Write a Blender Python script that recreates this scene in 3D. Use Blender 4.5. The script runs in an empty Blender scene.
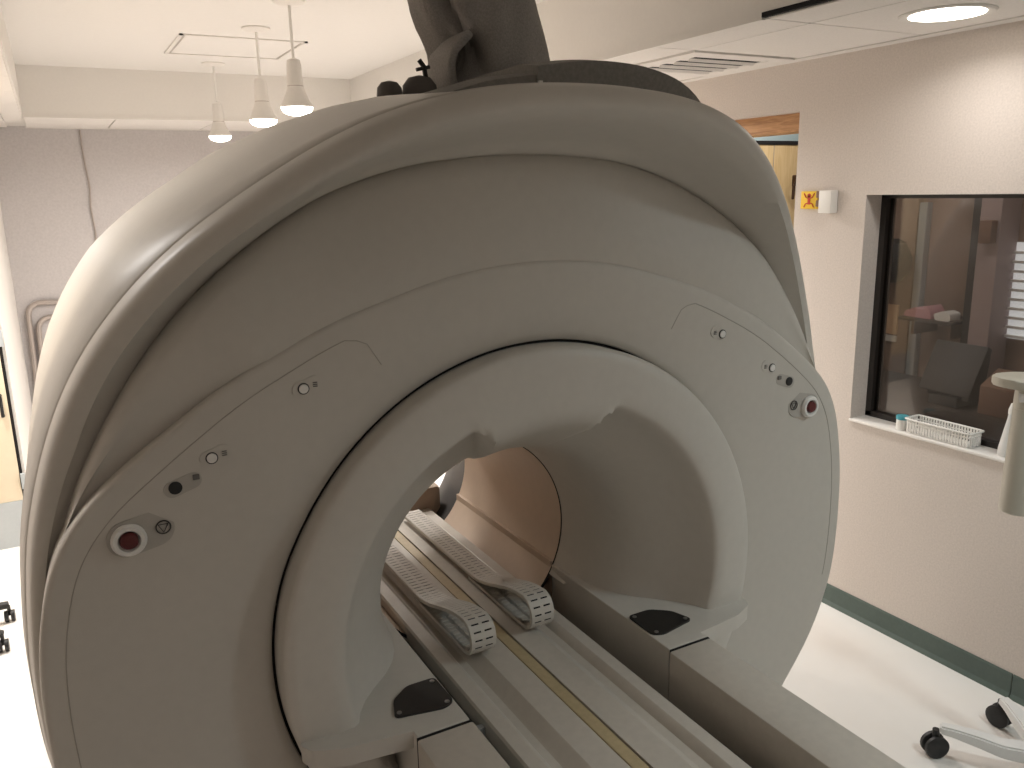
import bpy, bmesh, math, random
import numpy as np
from mathutils import Matrix, Vector
random.seed(4)
SC = bpy.context.scene
COL = SC.collection
PI = math.pi

# ------------------------------------------------------------------ camera
CAMZ = 1.996
def cam_axes(yaw, pit, roll):
    cy, sy, cp, sp = math.cos(yaw), math.sin(yaw), math.cos(pit), math.sin(pit)
    fwd = Vector((sy*cp, cy*cp, -sp)); r0 = Vector((cy, -sy, 0)); u0 = r0.cross(fwd)
    r = r0*math.cos(roll) + u0*math.sin(roll); u = u0*math.cos(roll) - r0*math.sin(roll)
    return r, u, fwd
r_, u_, f_ = cam_axes(0.49605339, 0.22863919, -0.02188047)
cd = bpy.data.cameras.new('camera'); cam = bpy.data.objects.new('camera', cd); COL.objects.link(cam)
cd.sensor_width = 36.0; cd.lens = 830/1024*36.0; cd.clip_start = 0.02; cd.clip_end = 100
m = Matrix((r_, u_, -f_)).transposed().to_4x4(); m.translation = (0, 0, CAMZ); cam.matrix_world = m
SC.camera = cam

# ------------------------------------------------------------------ world, exposure
w = bpy.data.worlds.new('world'); SC.world = w; w.use_nodes = True
w.node_tree.nodes['Background'].inputs[0].default_value = (0.8, 0.85, 0.9, 1)
w.node_tree.nodes['Background'].inputs[1].default_value = 0.03
SC.view_settings.view_transform = 'Standard'; SC.view_settings.look = 'None'
SC.view_settings.gamma = 1.0; SC.view_settings.use_curve_mapping = False
SC.view_settings.exposure = 0.5
WARM = (1.0, 0.945, 0.885); NEUT = (1.0, 0.97, 0.945); COOL = (0.80, 0.95, 1.0)

# ------------------------------------------------------------------ materials
def mat(name, col, rough=0.5, metal=0.0, speck=0.0, scale=60.0, bump=0.0, spec=0.5, detail=3.0, col2=None, emit=None, estr=0.0, trans=0.0):
    m = bpy.data.materials.new(name); m.use_nodes = True
    nt = m.node_tree; b = nt.nodes['Principled BSDF']
    b.inputs['Roughness'].default_value = rough; b.inputs['Metallic'].default_value = metal
    b.inputs['Specular IOR Level'].default_value = spec
    b.inputs['Base Color'].default_value = (*col, 1)
    tc = nt.nodes.new('ShaderNodeTexCoord'); nz = nt.nodes.new('ShaderNodeTexNoise')
    nz.inputs['Scale'].default_value = scale; nz.inputs['Detail'].default_value = detail
    nt.links.new(tc.outputs['Object'], nz.inputs['Vector'])
    rp = nt.nodes.new('ShaderNodeValToRGB')
    a = tuple(max(0, c*(1-speck)) for c in col) if col2 is None else col2
    c2 = tuple(min(1, c*(1+speck)) for c in col) if col2 is None else col
    rp.color_ramp.elements[0].position = 0.32; rp.color_ramp.elements[1].position = 0.68
    rp.color_ramp.elements[0].color = (*a, 1); rp.color_ramp.elements[1].color = (*c2, 1)
    nt.links.new(nz.outputs['Fac'], rp.inputs['Fac']); nt.links.new(rp.outputs['Color'], b.inputs['Base Color'])
    if bump > 0:
        bp = nt.nodes.new('ShaderNodeBump'); bp.inputs['Strength'].default_value = bump; bp.inputs['Distance'].default_value = 0.004
        nt.links.new(nz.outputs['Fac'], bp.inputs['Height']); nt.links.new(bp.outputs['Normal'], b.inputs['Normal'])
    if emit:
        b.inputs['Emission Color'].default_value = (*emit, 1); b.inputs['Emission Strength'].default_value = estr
    if trans: b.inputs['Transmission Weight'].default_value = trans
    return m
def wood(name, c1, c2, axis='Z', scale=6.0, rough=0.45):
    m = bpy.data.materials.new(name); m.use_nodes = True; nt = m.node_tree; b = nt.nodes['Principled BSDF']
    b.inputs['Roughness'].default_value = rough
    tc = nt.nodes.new('ShaderNodeTexCoord'); mp = nt.nodes.new('ShaderNodeMapping')
    mp.inputs['Scale'].default_value = (14, 14, 1.2) if axis == 'Z' else (14, 1.2, 14)
    nz = nt.nodes.new('ShaderNodeTexNoise'); nz.inputs['Scale'].default_value = scale; nz.inputs['Detail'].default_value = 5; nz.inputs['Distortion'].default_value = 1.2
    rp = nt.nodes.new('ShaderNodeValToRGB'); rp.color_ramp.elements[0].position = .35; rp.color_ramp.elements[1].position = .65
    rp.color_ramp.elements[0].color = (*c1, 1); rp.color_ramp.elements[1].color = (*c2, 1)
    nt.links.new(tc.outputs['Object'], mp.inputs['Vector']); nt.links.new(mp.outputs['Vector'], nz.inputs['Vector'])
    nt.links.new(nz.outputs['Fac'], rp.inputs['Fac']); nt.links.new(rp.outputs['Color'], b.inputs['Base Color'])
    return m
M = dict(
 shell=mat('scanner_plastic', (.59, .555, .50), .42, speck=.015, scale=40, spec=.35),
 shell2=mat('scanner_ring_plastic', (.61, .578, .525), .42, speck=.015, scale=40, spec=.35),
 knob=mat('dark_knob_plastic', (.10, .088, .078), .6, speck=.05),
 print=mat('grey_print', (.16, .15, .14), .6, speck=.02),
 plate=mat('stop_plate_grey', (.46, .43, .385), .45, speck=.02),
 seam=mat('panel_seam_line', (.42, .385, .335), .5, speck=.02),
 bore=mat('bore_liner', (.62, .49, .385), .45, speck=.02, scale=30, spec=.3),
 bed=mat('bed_plastic', (.60, .555, .49), .4, speck=.03, scale=50),
 strip=mat('bed_strip', (.52, .42, .25), .45, speck=.06, scale=80),
 chain=mat('cable_chain_plastic', (.66, .62, .56), .5, speck=.02),
 black=mat('black_plastic', (.012, .012, .012), .5, speck=.2),
 gap=mat('dark_gap', (.006, .005, .005), .9, speck=.1),
 screw=mat('screw_steel', (.4, .4, .4), .35, 1.0, speck=.05),
 fabric=mat('dark_grey_fabric', (.32, .30, .28), .9, speck=.12, scale=220, bump=.3, spec=.1),
 cap=mat('dark_grey_cover', (.25, .235, .215), .8, speck=.1, scale=120, spec=.2),
 wall=mat('wall_covering', (.64, .575, .525), .9, speck=.06, scale=130, bump=.15, spec=.1, detail=6),
 wallfar=mat('far_wall_covering', (.54, .51, .505), .9, speck=.05, scale=60, bump=.3, spec=.1, detail=6),
 white=mat('white_paint', (.76, .73, .69), .6, speck=.01),
 tile=mat('ceiling_tile', (.78, .745, .71), .85, speck=.03, scale=160, bump=.15, spec=.1),
 ceil=mat('ceiling_paint', (.76, .735, .705), .8, speck=.01),
 trim=mat('vinyl_base', (.075, .105, .090), .45, speck=.05),
 floor=mat('vinyl_floor', (.80, .775, .74), .42, speck=.03, scale=3, detail=8, col2=(.77, .735, .69)),
 frame=mat('dark_bronze_frame', (.022, .018, .016), .4, speck=.1),
 oak=wood('oak_trim', (.34, .16, .06), (.52, .28, .12), 'Y'),
 maple=wood('maple_door', (.60, .42, .20), (.70, .52, .28), 'Z', 3.0),
 blue=mat('pale_blue_paint', (.42, .52, .52), .7, speck=.01),
 brass=mat('dark_bronze_metal', (.09, .055, .035), .35, .8, speck=.1),
 yellow=mat('warning_yellow', (.85, .55, .03), .6, speck=.02),
 red=mat('warning_red', (.55, .05, .02), .6, speck=.02),
 green=mat('warning_dark_print', (.06, .03, .02), .6, speck=.02),
 estop=mat('stop_button_maroon', (.10, .012, .012), .35, speck=.05),
 cream=mat('cream_laminate', (.72, .62, .46), .5, speck=.01),
 plas=mat('white_plastic', (.82, .80, .76), .35, speck=.01),
 teal=mat('teal_lid', (.05, .33, .40), .4, speck=.01),
 beige=mat('beige_enamel', (.46, .43, .36), .4, speck=.01),
 greyp=mat('pale_grey_enamel', (.70, .69, .67), .4, speck=.01),
 conduit=mat('painted_conduit', (.42, .37, .34), .35, .4, speck=.02),
 darkgrey=mat('dark_grey_plastic', (.032, .030, .029), .5, speck=.05),
 ctrl=mat('control_room_wall', (.30, .21, .16), .8, speck=.03),
 steel=mat('brushed_grey_frame', (.42, .45, .46), .4, speck=.02),
 pinkp=mat('mauve_paint', (.42, .33, .32), .8, speck=.02),
 desk=mat('dark_desk', (.07, .055, .045), .4, speck=.1),
 brown=mat('brown_card', (.22, .13, .09), .8, speck=.05),
 pink=mat('pink_cloth', (.62, .32, .36), .8, speck=.03),
 paper=mat('paper_white', (.85, .84, .80), .8, speck=.01),
 manila=mat('manila_paper', (.75, .50, .30), .8, speck=.02),
 lamp=mat('lamp_glow', (1, 1, 1), .5, emit=(1.0, .93, .82), estr=6.5),
 bright=mat('lit_window_pane', (1, 1, 1), .5, emit=(.85, .93, 1.0), estr=.6, speck=.0),
)
def glassmat():
    m = bpy.data.materials.new('tinted_glass'); m.use_nodes = True; nt = m.node_tree
    for n in list(nt.nodes): nt.nodes.remove(n)
    o = nt.nodes.new('ShaderNodeOutputMaterial'); mx = nt.nodes.new('ShaderNodeMixShader'); fr = nt.nodes.new('ShaderNodeFresnel')
    t = nt.nodes.new('ShaderNodeBsdfTransparent'); g = nt.nodes.new('ShaderNodeBsdfGlossy')
    t.inputs[0].default_value = (.62, .60, .58, 1); g.inputs['Roughness'].default_value = .02; fr.inputs[0].default_value = 1.5
    nt.links.new(fr.outputs[0], mx.inputs[0]); nt.links.new(t.outputs[0], mx.inputs[1]); nt.links.new(g.outputs[0], mx.inputs[2]); nt.links.new(mx.outputs[0], o.inputs[0])
    return m
M['glass'] = glassmat()

# ------------------------------------------------------------------ helpers
def obj(name, bm, m, parent=None, smooth=False, angle=35):
    me = bpy.data.meshes.new(name); bmesh.ops.recalc_face_normals(bm, faces=bm.faces[:]) ; bm.to_mesh(me); bm.free()
    if smooth:
        for p in me.polygons: p.use_smooth = True
        me.set_sharp_from_angle(angle=math.radians(angle))
    o = bpy.data.objects.new(name, me); COL.objects.link(o)
    ms = m if isinstance(m, (list, tuple)) else [m]
    for k in ms: me.materials.append(M[k])
    if parent is not None: o.parent = parent; o.matrix_parent_inverse = parent.matrix_world.inverted()
    return o
def thing(name, loc, label, cat, group=None, rz=0):
    o = bpy.data.objects.new(name, None); COL.objects.link(o); o.location = loc; o.rotation_euler = (0, 0, rz); o.empty_display_size = .1
    o['label'] = label; o['category'] = cat
    if group: o['group'] = group
    bpy.context.view_layer.update()
    return o
def tag(o, label, cat, group=None):
    o['label'] = label; o['category'] = cat
    if group: o['group'] = group
    return o
def struct(o, label=None):
    o['kind'] = 'structure'
    if label: o['label'] = label
    return o
def bx(bm, x0, x1, y0, y1, z0, z1, bev=0.0, seg=2, mi=0):
    vs = [bm.verts.new((x, y, z)) for x in (x0, x1) for y in (y0, y1) for z in (z0, z1)]
    fs = [bm.faces.new([vs[i] for i in q]) for q in ((0, 1, 3, 2), (4, 6, 7, 5), (0, 4, 5, 1), (2, 3, 7, 6), (0, 2, 6, 4), (1, 5, 7, 3))]
    for f in fs: f.material_index = mi
    if bev:
        es = list({e for f in fs for e in f.edges})
        bmesh.ops.bevel(bm, geom=es, offset=bev, segments=seg, profile=.5, affect='EDGES')
    return bm
def box(name, m, dims, parent=None, bev=0.0, seg=2):
    return obj(name, bx(bmesh.new(), *dims, bev=bev, seg=seg), m, parent, smooth=bev > 0)
def tube(bm, pts, rad, n=10, cap=True, closed=False):
    P = [Vector(p) for p in pts]; rings = []; N = len(P)
    rads = rad if isinstance(rad, (list, tuple)) else [rad]*N
    up = Vector((0, 0, 1))
    t0 = (P[1]-P[0]).normalized()
    nrm = t0.cross(up) if abs(t0.dot(up)) < .95 else t0.cross(Vector((1, 0, 0)))
    nrm.normalize()
    for i in range(N):
        a = P[i-1] if i else (P[-1] if closed else P[0]); b = P[(i+1) % N] if (i < N-1 or closed) else P[-1]
        t = (b-a).normalized(); nrm = (nrm - t*nrm.dot(t)).normalized(); bi = t.cross(nrm)
        rings.append([bm.verts.new(P[i] + (nrm*math.cos(2*PI*k/n) + bi*math.sin(2*PI*k/n))*rads[i]) for k in range(n)])
    for i in range(N if closed else N-1):
        A, B = rings[i], rings[(i+1) % N]
        for k in range(n): bm.faces.new((A[k], A[(k+1) % n], B[(k+1) % n], B[k]))
    if cap and not closed: bm.faces.new(rings[0][::-1]); bm.faces.new(rings[-1])
    return bm
def lathe(bm, prof, c, axis='Z', n=32, caps=True):
    """prof: list of (r, h) along axis from c"""
    rings = []
    for r, h in prof:
        ring = []
        for k in range(n):
            a = 2*PI*k/n; u, v = r*math.cos(a), r*math.sin(a)
            if axis == 'Z': p = (c[0]+u, c[1]+v, c[2]+h)
            elif axis == 'Y': p = (c[0]+u, c[1]+h, c[2]+v)
            else: p = (c[0]+h, c[1]+u, c[2]+v)
            ring.append(bm.verts.new(p))
        rings.append(ring)
    for A, B in zip(rings, rings[1:]):
        for k in range(n): bm.faces.new((A[k], A[(k+1) % n], B[(k+1) % n], B[k]))
    if caps: bm.faces.new(rings[0][::-1]); bm.faces.new(rings[-1])
    return bm
def prism(bm, pts, h0, h1, plane='XZ', bev=0.0):
    """extrude a closed 2-D outline; plane XZ extrudes along Y, XY along Z, YZ along X"""
    def P(a, b, h): return {'XZ': (a, h, b), 'XY': (a, b, h), 'YZ': (h, a, b)}[plane]
    A = [bm.verts.new(P(a, b, h0)) for a, b in pts]; B = [bm.verts.new(P(a, b, h1)) for a, b in pts]; n = len(pts)
    fs = [bm.faces.new(A[::-1]), bm.faces.new(B)] + [bm.faces.new((A[i], A[(i+1) % n], B[(i+1) % n], B[i])) for i in range(n)]
    if bev:
        bmesh.ops.bevel(bm, geom=list({e for f in fs for e in f.edges}), offset=bev, segments=2, profile=.5, affect='EDGES')
    return bm
def rounded(pts, r, n=5):
    out = []; N = len(pts)
    for i in range(N):
        p = Vector(pts[i]); a = (Vector(pts[i-1])-p); b = (Vector(pts[(i+1) % N])-p)
        rr = min(r, a.length*.45, b.length*.45); s = p+a.normalized()*rr; e = p+b.normalized()*rr
        for k in range(n+1):
            t = k/n; out.append(tuple(s*(1-t)**2 + p*2*t*(1-t) + e*t*t))
    return out
def copy_tree(o, parent=None):
    c = o.copy(); COL.objects.link(c)
    if parent is not None: c.parent = parent
    for ch in list(o.children): copy_tree(ch, c)
    return c
def lightarea(name, loc, power, color, size=.2, parent=None, rot=(0, 0, 0), spread=PI):
    l = bpy.data.lights.new(name, 'AREA'); l.shape = 'DISK'; l.size = size; l.energy = power; l.color = color; l.spread = spread
    o = bpy.data.objects.new(name, l); COL.objects.link(o); o.location = loc; o.rotation_euler = rot
    if parent is not None: o.parent = parent; o.matrix_parent_inverse = parent.matrix_world.inverted()
    return o

# ================================================================== ROOM
RX0, RX1, RY0, RY1 = -1.3, 3.10, -1.7, 7.62
ZS, ZC = 2.546, 2.876          # soffit height, raised ceiling height
SX0, SX1, SY0, SY1 = -.07, 2.21, -.75, 6.65
struct(box('floor', 'floor', (RX0-.3, 6.6, RY0-.3, RY1+.3, -.1, 0)), 'pale vinyl floor')
struct(box('wall_far', 'wallfar', (RX0-.3, RX1+.3, RY1, RY1+.2, 0, 3.1)), 'grey mauve textured wall covering')
struct(box('wall_left', 'wall', (RX0-.2, RX0, RY0, RY1, 0, 3.1)))
struct(box('wall_near', 'wall', (RX0-.2, RX1+.2, RY0-.2, RY0, 0, 3.1)))
struct(box('ceiling', 'ceil', (SX0-.3, SX1+.3, SY0-.3, SY1+.3, ZC, ZC+.1)), 'raised white ceiling')
# right wall with a window opening and a door opening
WY0, WY1, WZ0, WZ1 = .75, 2.483, .945, 1.946
DY0, DY1, DZ1 = 2.880, 3.95, 2.326
XT = RX1+.20
bm = bmesh.new()
for d in ((RX1, XT, RY0-.2, WY0, 0, 3.1), (RX1, XT, WY0, WY1, 0, WZ0), (RX1, XT, WY0, WY1, WZ1, 3.1), (RX1, XT, WY1, DY0, 0, 3.1),
          (RX1, XT, DY0, DY1, DZ1, 3.1), (RX1, XT, DY1, RY1+.2, 0, 3.1)): bx(bm, *d)
struct(obj('wall_right', bm, 'wall'), 'pinkish beige textured wall covering')
# baseboard in lengths with a butt joint
for i, (a, b) in enumerate(((RY0, 1.632), (1.636, DY0-.06), (DY1+.06, RY1))):
    bm = bmesh.new(); prism(bm, [(RX1-.012, .0), (RX1, .0), (RX1, .102), (RX1-.004, .102), (RX1-.007, .095), (RX1-.007, .02), (RX1-.018, .0)][1:], a, b, 'XZ')
    struct(obj('baseboard_right' if i == 0 else 'baseboard_right_%d' % (i+1), bm, 'trim'), 'dark green vinyl cove base')
struct(box('baseboard_far', 'trim', (RX0, RX1, RY1-.01, RY1, 0, .1)))

# soffits with their tiles
def soffit(name, x0, x1, y0, y1):
    return struct(box(name, 'white', (x0, x1, y0, y1, ZS+.012, ZC+.05)))
so_r = soffit('ceiling_soffit_right', SX1, RX1, RY0, RY1)
so_f = soffit('ceiling_soffit_far', SX0, SX1, SY1, RY1)
so_l = soffit('ceiling_soffit_left', RX0, SX0, RY0, RY1)
so_n = soffit('ceiling_soffit_near', SX0, SX1, RY0, SY0)
def ctile(x0, x1, y0, y1, par): box('ceiling_tile', 'tile', (x0+.004, x1-.004, y0+.004, y1-.004, ZS, ZS+.014), par, bev=.002, seg=1)
ys = [2.23+.61*k for k in range(-6, 9)]
for a, b in zip(ys, ys[1:]):
    if not (2.84 < a+.1 < 3.4): ctile(2.43, 3.03, a, b, so_r)
    ctile(2.225, 2.43, a, b, so_r)
box('edge_angle', 'white', (3.034, RX1, RY0, RY1, ZS-.003, ZS+.014), so_r)
box('edge_angle', 'white', (SX1-.004, 2.222, 2.24, SY1, ZS-.003, ZS+.014), so_r)
box('edge_angle', 'white', (SX1-.004, 2.222, RY0, 1.6, ZS-.003, ZS+.014), so_r)
box('light_slot', 'gap', (2.205, 2.223, 1.6, 2.24, ZS+.004, ZS+.02), so_r)
xs = [-.19+.69*k for k in range(0, 4)]
for a, b in zip([SX0]+xs[1:], xs[1:]+[SX1]): ctile(a, b, SY1+.03, RY1-.03, so_f)
box('edge_angle', 'white', (SX0, SX1, SY1-.004, SY1+.028, ZS-.003, ZS+.014), so_f)
box('edge_angle', 'white', (SX0, SX1, RY1-.028, RY1, ZS-.003, ZS+.014), so_f)
for k in range(15):
    ctile(-1.28, -.75, 7.6-.61*(k+1), 7.6-.61*k, so_l); ctile(-.75, -.19, 7.6-.61*(k+1), 7.6-.61*k, so_l); 
    if 7.6-.61*(k+1) < SY1: ctile(-.19, SX0-.005, 7.6-.61*(k+1), 7.6-.61*k, so_l)

# hatch in the raised ceiling (thin frame)
hp = thing('ceiling_hatch', (1.1, 5.5, ZC), 'flush rectangular access hatch outlined in the raised ceiling', 'hatch')
box('hatch_panel', 'ceil', (.79, 1.43, 5.17, 5.79, ZC-.006, ZC+.002), hp, bev=.002)
bm = bmesh.new()
for d in ((.755, .775, 5.135, 5.825), (1.445, 1.465, 5.135, 5.825), (.755, 1.465, 5.135, 5.155), (.755, 1.465, 5.805, 5.825)): bx(bm, *d, ZC-.008, ZC+.002)
obj('hatch_frame', bm, 'white', hp)
bm = bmesh.new()
for d in ((.775, .79, 5.155, 5.805), (1.43, 1.445, 5.155, 5.805), (.79, 1.43, 5.155, 5.17), (.79, 1.43, 5.79, 5.805)): bx(bm, *d, ZC-.003, ZC+.001)
obj('hatch_gap', bm, 'seam', hp)

# air diffuser in the right soffit
v = thing('air_diffuser', (2.73, 3.12, ZS), 'white square ceiling air diffuser with curved louvres above the scanner', 'vent')
box('backing', 'gap', (2.45, 3.01, 2.86, 3.43, ZS+.006, ZS+.012), v)
bm = bmesh.new()
for d in ((2.44, 2.52, 2.85, 3.44), (2.94, 3.02, 2.85, 3.44), (2.52, 2.94, 2.85, 2.93), (2.52, 2.94, 3.36, 3.44)): bx(bm, *d, ZS-.006, ZS+.01)
obj('frame', bm, 'tile', v)
box('face_plate', 'tile', (2.52, 2.94, 2.93, 3.36, ZS-.004, ZS+.004), v)
for k in range(4):
    y = 2.96+.10*k
    box('slot_shade', 'gap', (2.54, 2.92, y, y+.03, ZS-.0048, ZS-.003), v)  # dark strip on the solid plate stands in for shade between louvres
    bm = bmesh.new(); prism(bm, [(y+.03, ZS-.004), (y+.045, ZS-.016), (y+.05, ZS-.015), (y+.04, ZS-.003)], 2.54, 2.92, 'YZ'); obj('louvre', bm, 'tile', v)

# partition and cream door at the far left
struct(box('wall_partition', 'white', (RX0, -.315, 5.50, RY1, 0, ZS)), 'white painted partition wall end')
dr = struct(box('door_1', 'cream', (RX0+.02, -.345, 5.455, 5.498, .28, 2.1), bev=.003), 'cream laminate door in the white partition')
box('door_gap', 'gap', (-.345, -.33, 5.47, 5.499, .28, 2.1), dr)
box('kick_plate', 'steel', (RX0+.02, -.35, 5.45, 5.499, .0, .28), dr)
bm = bmesh.new(); tube(bm, [(-.375, 5.455, .92), (-.375, 5.42, .92), (-.375, 5.42, .80), (-.375, 5.455, .80)], .009); obj('door_handle', bm, 'black', dr, True)
for z in (.35, 1.2, 1.9): box('hinge', 'steel', (-.34, -.318, 5.44, 5.47, z, z+.09), dr)

# conduits and wire on the far wall
def wallpath(pts): return [(x, RY1-.03, z+CAMZ) for x, z in pts]
def bend(pts, r=.09):
    out = [pts[0]]
    for i in range(1, len(pts)-1):
        p = Vector(pts[i]); a = Vector(pts[i-1])-p; b = Vector(pts[i+1])-p
        s = p+a.normalized()*r; e = p+b.normalized()*r
        for k in range(7): t = k/6; out.append(tuple(s*(1-t)**2+p*2*t*(1-t)+e*t*t))
    return out+[pts[-1]]
for nm, x0, zt, lab in (('conduit_pipe', -.26, -.78, 'outer painted conduit bent down the far wall'), ('conduit_pipe', -.205, -.90, 'inner painted conduit bent down the far wall')):
    bm = bmesh.new(); tube(bm, bend(wallpath([(.9, zt-.06), (x0+.02, zt), (x0-.01, -1.99)]), .12), .021); tag(obj(nm, bm, 'conduit', None, True), lab, 'pipe')
bm = bmesh.new(); wp = [(.300, .54), (.298, .42), (.306, .25), (.318, .10), (.304, -.05), (.315, -.25), (.30, -.45), (.275, -.60), (.27, -.72)]
tube(bm, [(x, RY1-.012, z+CAMZ) for x, z in wp], .007, 6); tag(obj('cable', bm, 'conduit', None, True), 'thin grey cable hanging down the far wall from the soffit', 'cable')
tag(box('wall_box', 'conduit', (1.04, 1.13, RY1-.04, RY1, 2.05, 2.115), bev=.004), 'small grey junction box on the far wall', 'junction box')

# ------------------------------------------------------------------ lamps
def downlight(x, y, power, col, label, group='recessed soffit downlights'):
    t = thing('recessed_downlight', (x, y, ZS), label, 'ceiling light', group)
    bm = bmesh.new(); lathe(bm, [(.118, .0), (.145, -.004), (.15, .0), (.15, .006), (.118, .006)], (x, y, ZS-.004), n=40, caps=False); obj('trim_ring', bm, 'white', t, True)
    bm = bmesh.new(); lathe(bm, [(.119, .0), (.119, .004)], (x, y, ZS-.006), n=40); obj('lens', bm, 'lamp', t)
    lightarea('lamp_light', (x, y, ZS-.02), power, col, .22, t, spread=2.7)
downlight(2.73, 1.92, 2.2, NEUT, 'round recessed downlight in the tiled soffit above the observation window')
for x, y, p, c, lab in ((2.66, 5.4, 18, NEUT, 'added downlight, out of view, in the soffit beyond the oak framed doorway'), (-.60, 2.55, 9, NEUT, 'added downlight, out of view, in the soffit beside the scanner flank'),  # unseen downlights of this loop are added to bring the room to brightness
        (-.60, 4.7, 24, WARM, 'added downlight, out of view, in the soffit above the dark swivel chair'), (-.60, 6.5, 22, WARM, 'added downlight, out of view, in the soffit beside the white partition'),
        (2.62, 4.1, 22, NEUT, 'added downlight, out of view, in the soffit above the oak framed doorway'), (2.62, .25, 10, COOL, 'added downlight, out of view, in the soffit beside the table end nearest the window'), (1.3, -1.2, 4, NEUT, 'added downlight, out of view, in the soffit over the foot of the patient table')):
    downlight(x, y, p, c, lab)
for i, (y, dz, lab) in enumerate(((4.12, 0, 'white cone pendant spotlight hanging in front of its two look-alikes, closest to the scanner'), (4.83, 0, 'white cone pendant spotlight hanging between the other two'), (6.16, 0, 'white cone pendant spotlight hanging closest to the far wall'))):
    x = 1.10; zb = CAMZ+.405
    t = thing('pendant_lamp', (x, y, ZC), lab, 'pendant light', 'pendant spotlights over the scanner')
    bm = bmesh.new(); lathe(bm, [(.01, -.022), (.055, -.018), (.075, -.008), (.075, .001)], (x, y, ZC), n=28); obj('ceiling_canopy', bm, 'white', t, True)
    bm = bmesh.new(); tube(bm, [(x, y, ZC-.01), (x, y, zb+.215)], .007); obj('stem', bm, 'plas', t, True)
    bm = bmesh.new(); lathe(bm, [(.012, .222), (.030, .215), (.034, .19), (.038, .105), (.0385, .10)], (x, y, zb), n=28); obj('lamp_socket', bm, 'white', t, True)
    bm = bmesh.new(); lathe(bm, [(.0375, .1), (.0375, .096)], (x, y, zb), n=28); obj('seam', bm, 'conduit', t, True)
    bm = bmesh.new(); lathe(bm, [(.039, .096), (.042, .08), (.062, .03), (.075, .012), (.076, .002)], (x, y, zb), n=28, caps=False); obj('lamp_shade', bm, 'white', t, True)
    bm = bmesh.new(); lathe(bm, [(.074, .010), (.073, -.005), (.062, -.022), (.035, -.033), (.006, -.036)], (x, y, zb), n=28); obj('bulb', bm, 'lamp', t, True)
    lightarea('lamp_light', (x, y, zb-.05), 16, WARM, .12, t)

# ================================================================== SCANNER
XC, Y0, ISO = .9567, 1.6036, .9984
S = thing('mri_scanner', (XC, Y0+.8, 0), 'large beige ring-shaped MRI scanner with stepped front covers around its bore', 'MRI scanner')
NT = 181
TH = np.linspace(0, PI, NT)
def contour(pts, sm=2.2):
    p = np.array(pts, float); th = np.arctan2(p[:, 0], p[:, 1]); r = np.hypot(p[:, 0], p[:, 1]); d = p[:, 2]
    fine = np.linspace(-PI, 2*PI, 3*(NT-1)*4+1)
    base = np.abs(((fine+PI) % (2*PI))-PI)
    rr = np.interp(base, th, r); dd = np.interp(base, th, d)
    step = math.degrees(fine[1]-fine[0]); k = np.arange(-40, 41)*step; g = np.exp(-.5*(k/sm)**2); g /= g.sum()
    rr = np.convolve(np.pad(rr, 40, mode='edge'), g, 'valid'); dd = np.convolve(np.pad(dd, 40, mode='edge'), g, 'valid')
    return np.interp(TH, fine, rr), np.interp(TH, fine, dd)
FL = [(.70, -.995), (.0, -.995)]
F = contour([(0, .845, .025), (.12, .838, .025), (.36, .785, .025), (.60, .695, .025), (.80, .575, .025), (.90, .50, .028), (.965, .45, .032), (1.03, .36, .04), (1.07, .22, .045), (1.085, 0, .045), (1.07, -.2, .045), (1.0, -.38, .045), (.88, -.54, .045), (.75, -.72, .045), (.68, -.99, .045), (0, -.99, .045)])
L2 = contour([(0, 1.083, .055), (.1, 1.081, .055), (.195, 1.072, .055), (.309, 1.052, .07), (.465, 1.0, .075), (.635, .9, .07), (.755, .8, .075), (.842, .7, .085), (.908, .6, .092), (.985, .46, .105), (1.03, .33, .11), (1.06, .1, .11), (1.06, -.1, .11), (1.0, -.34, .11), (.86, -.54, .11), (.73, -.72, .11), (.66, -.99, .11), (0, -.99, .11)], 2.5)
L3 = contour([(0, 1.192, -.215), (.14, 1.188, -.212), (.255, 1.174, -.20), (.394, 1.14, -.17), (.485, 1.10, -.135), (.57, 1.05, -.10), (.645, 1.0, -.06), (.715, .95, -.02), (.805, .87, .035), (.868, .80, .07), (.941, .70, .11), (.993, .60, .13), (1.03, .50, .145), (1.06, .40, .15), (1.09, .20, .15), (1.10, 0, .15), (1.085, -.2, .15), (1.02, -.4, .15), (.9, -.56, .15), (.77, -.74, .15), (.70, -.995, .15), (0, -.995, .15)], 2.5)
def ramp(a, b, v0, v1): return v0+(v1-v0)*np.clip((np.degrees(TH)-a)/(b-a), 0, 1)
def pt(r, d, th, s): return (XC+s*r*math.sin(th), Y0+d, max(.002, ISO+r*math.cos(th)))
def loft(name, conts, m, parent, angle=40, smooth=True):
    """conts: list of (r[NT], d[NT]); closed loops around the bore axis"""
    bm = bmesh.new(); loops = []
    for r, d in conts:
        r = np.broadcast_to(r, (NT,)); d = np.broadcast_to(d, (NT,))
        L = [bm.verts.new(pt(r[i], d[i], TH[i], 1)) for i in range(NT)] + [bm.verts.new(pt(r[i], d[i], TH[i], -1)) for i in range(NT-2, 0, -1)]
        loops.append(L)
    for A, B in zip(loops, loops[1:]):
        n = len(A)
        for k in range(n): bm.faces.new((A[k], A[(k+1) % n], B[(k+1) % n], B[k]))
    return obj(name, bm, m, parent, smooth, angle)
RG = .657
def mix(A, B, t): return A*(1-t)+B*t
Fr, Fd = F; L2r, L2d = L2; L3r, L3d = L3
L2d = L2d-ramp(25, 40, 0, .022); L2r = L2r-ramp(25, 40, 0, .005)
stepF = ramp(42, 64, .004, .05); step2 = ramp(10, 40, .006, .055)
w2 = np.minimum(1, .34*(L2r-Fr)/.05); w3 = np.minimum(1, .5*(L3r-L2r)/.036)
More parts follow.
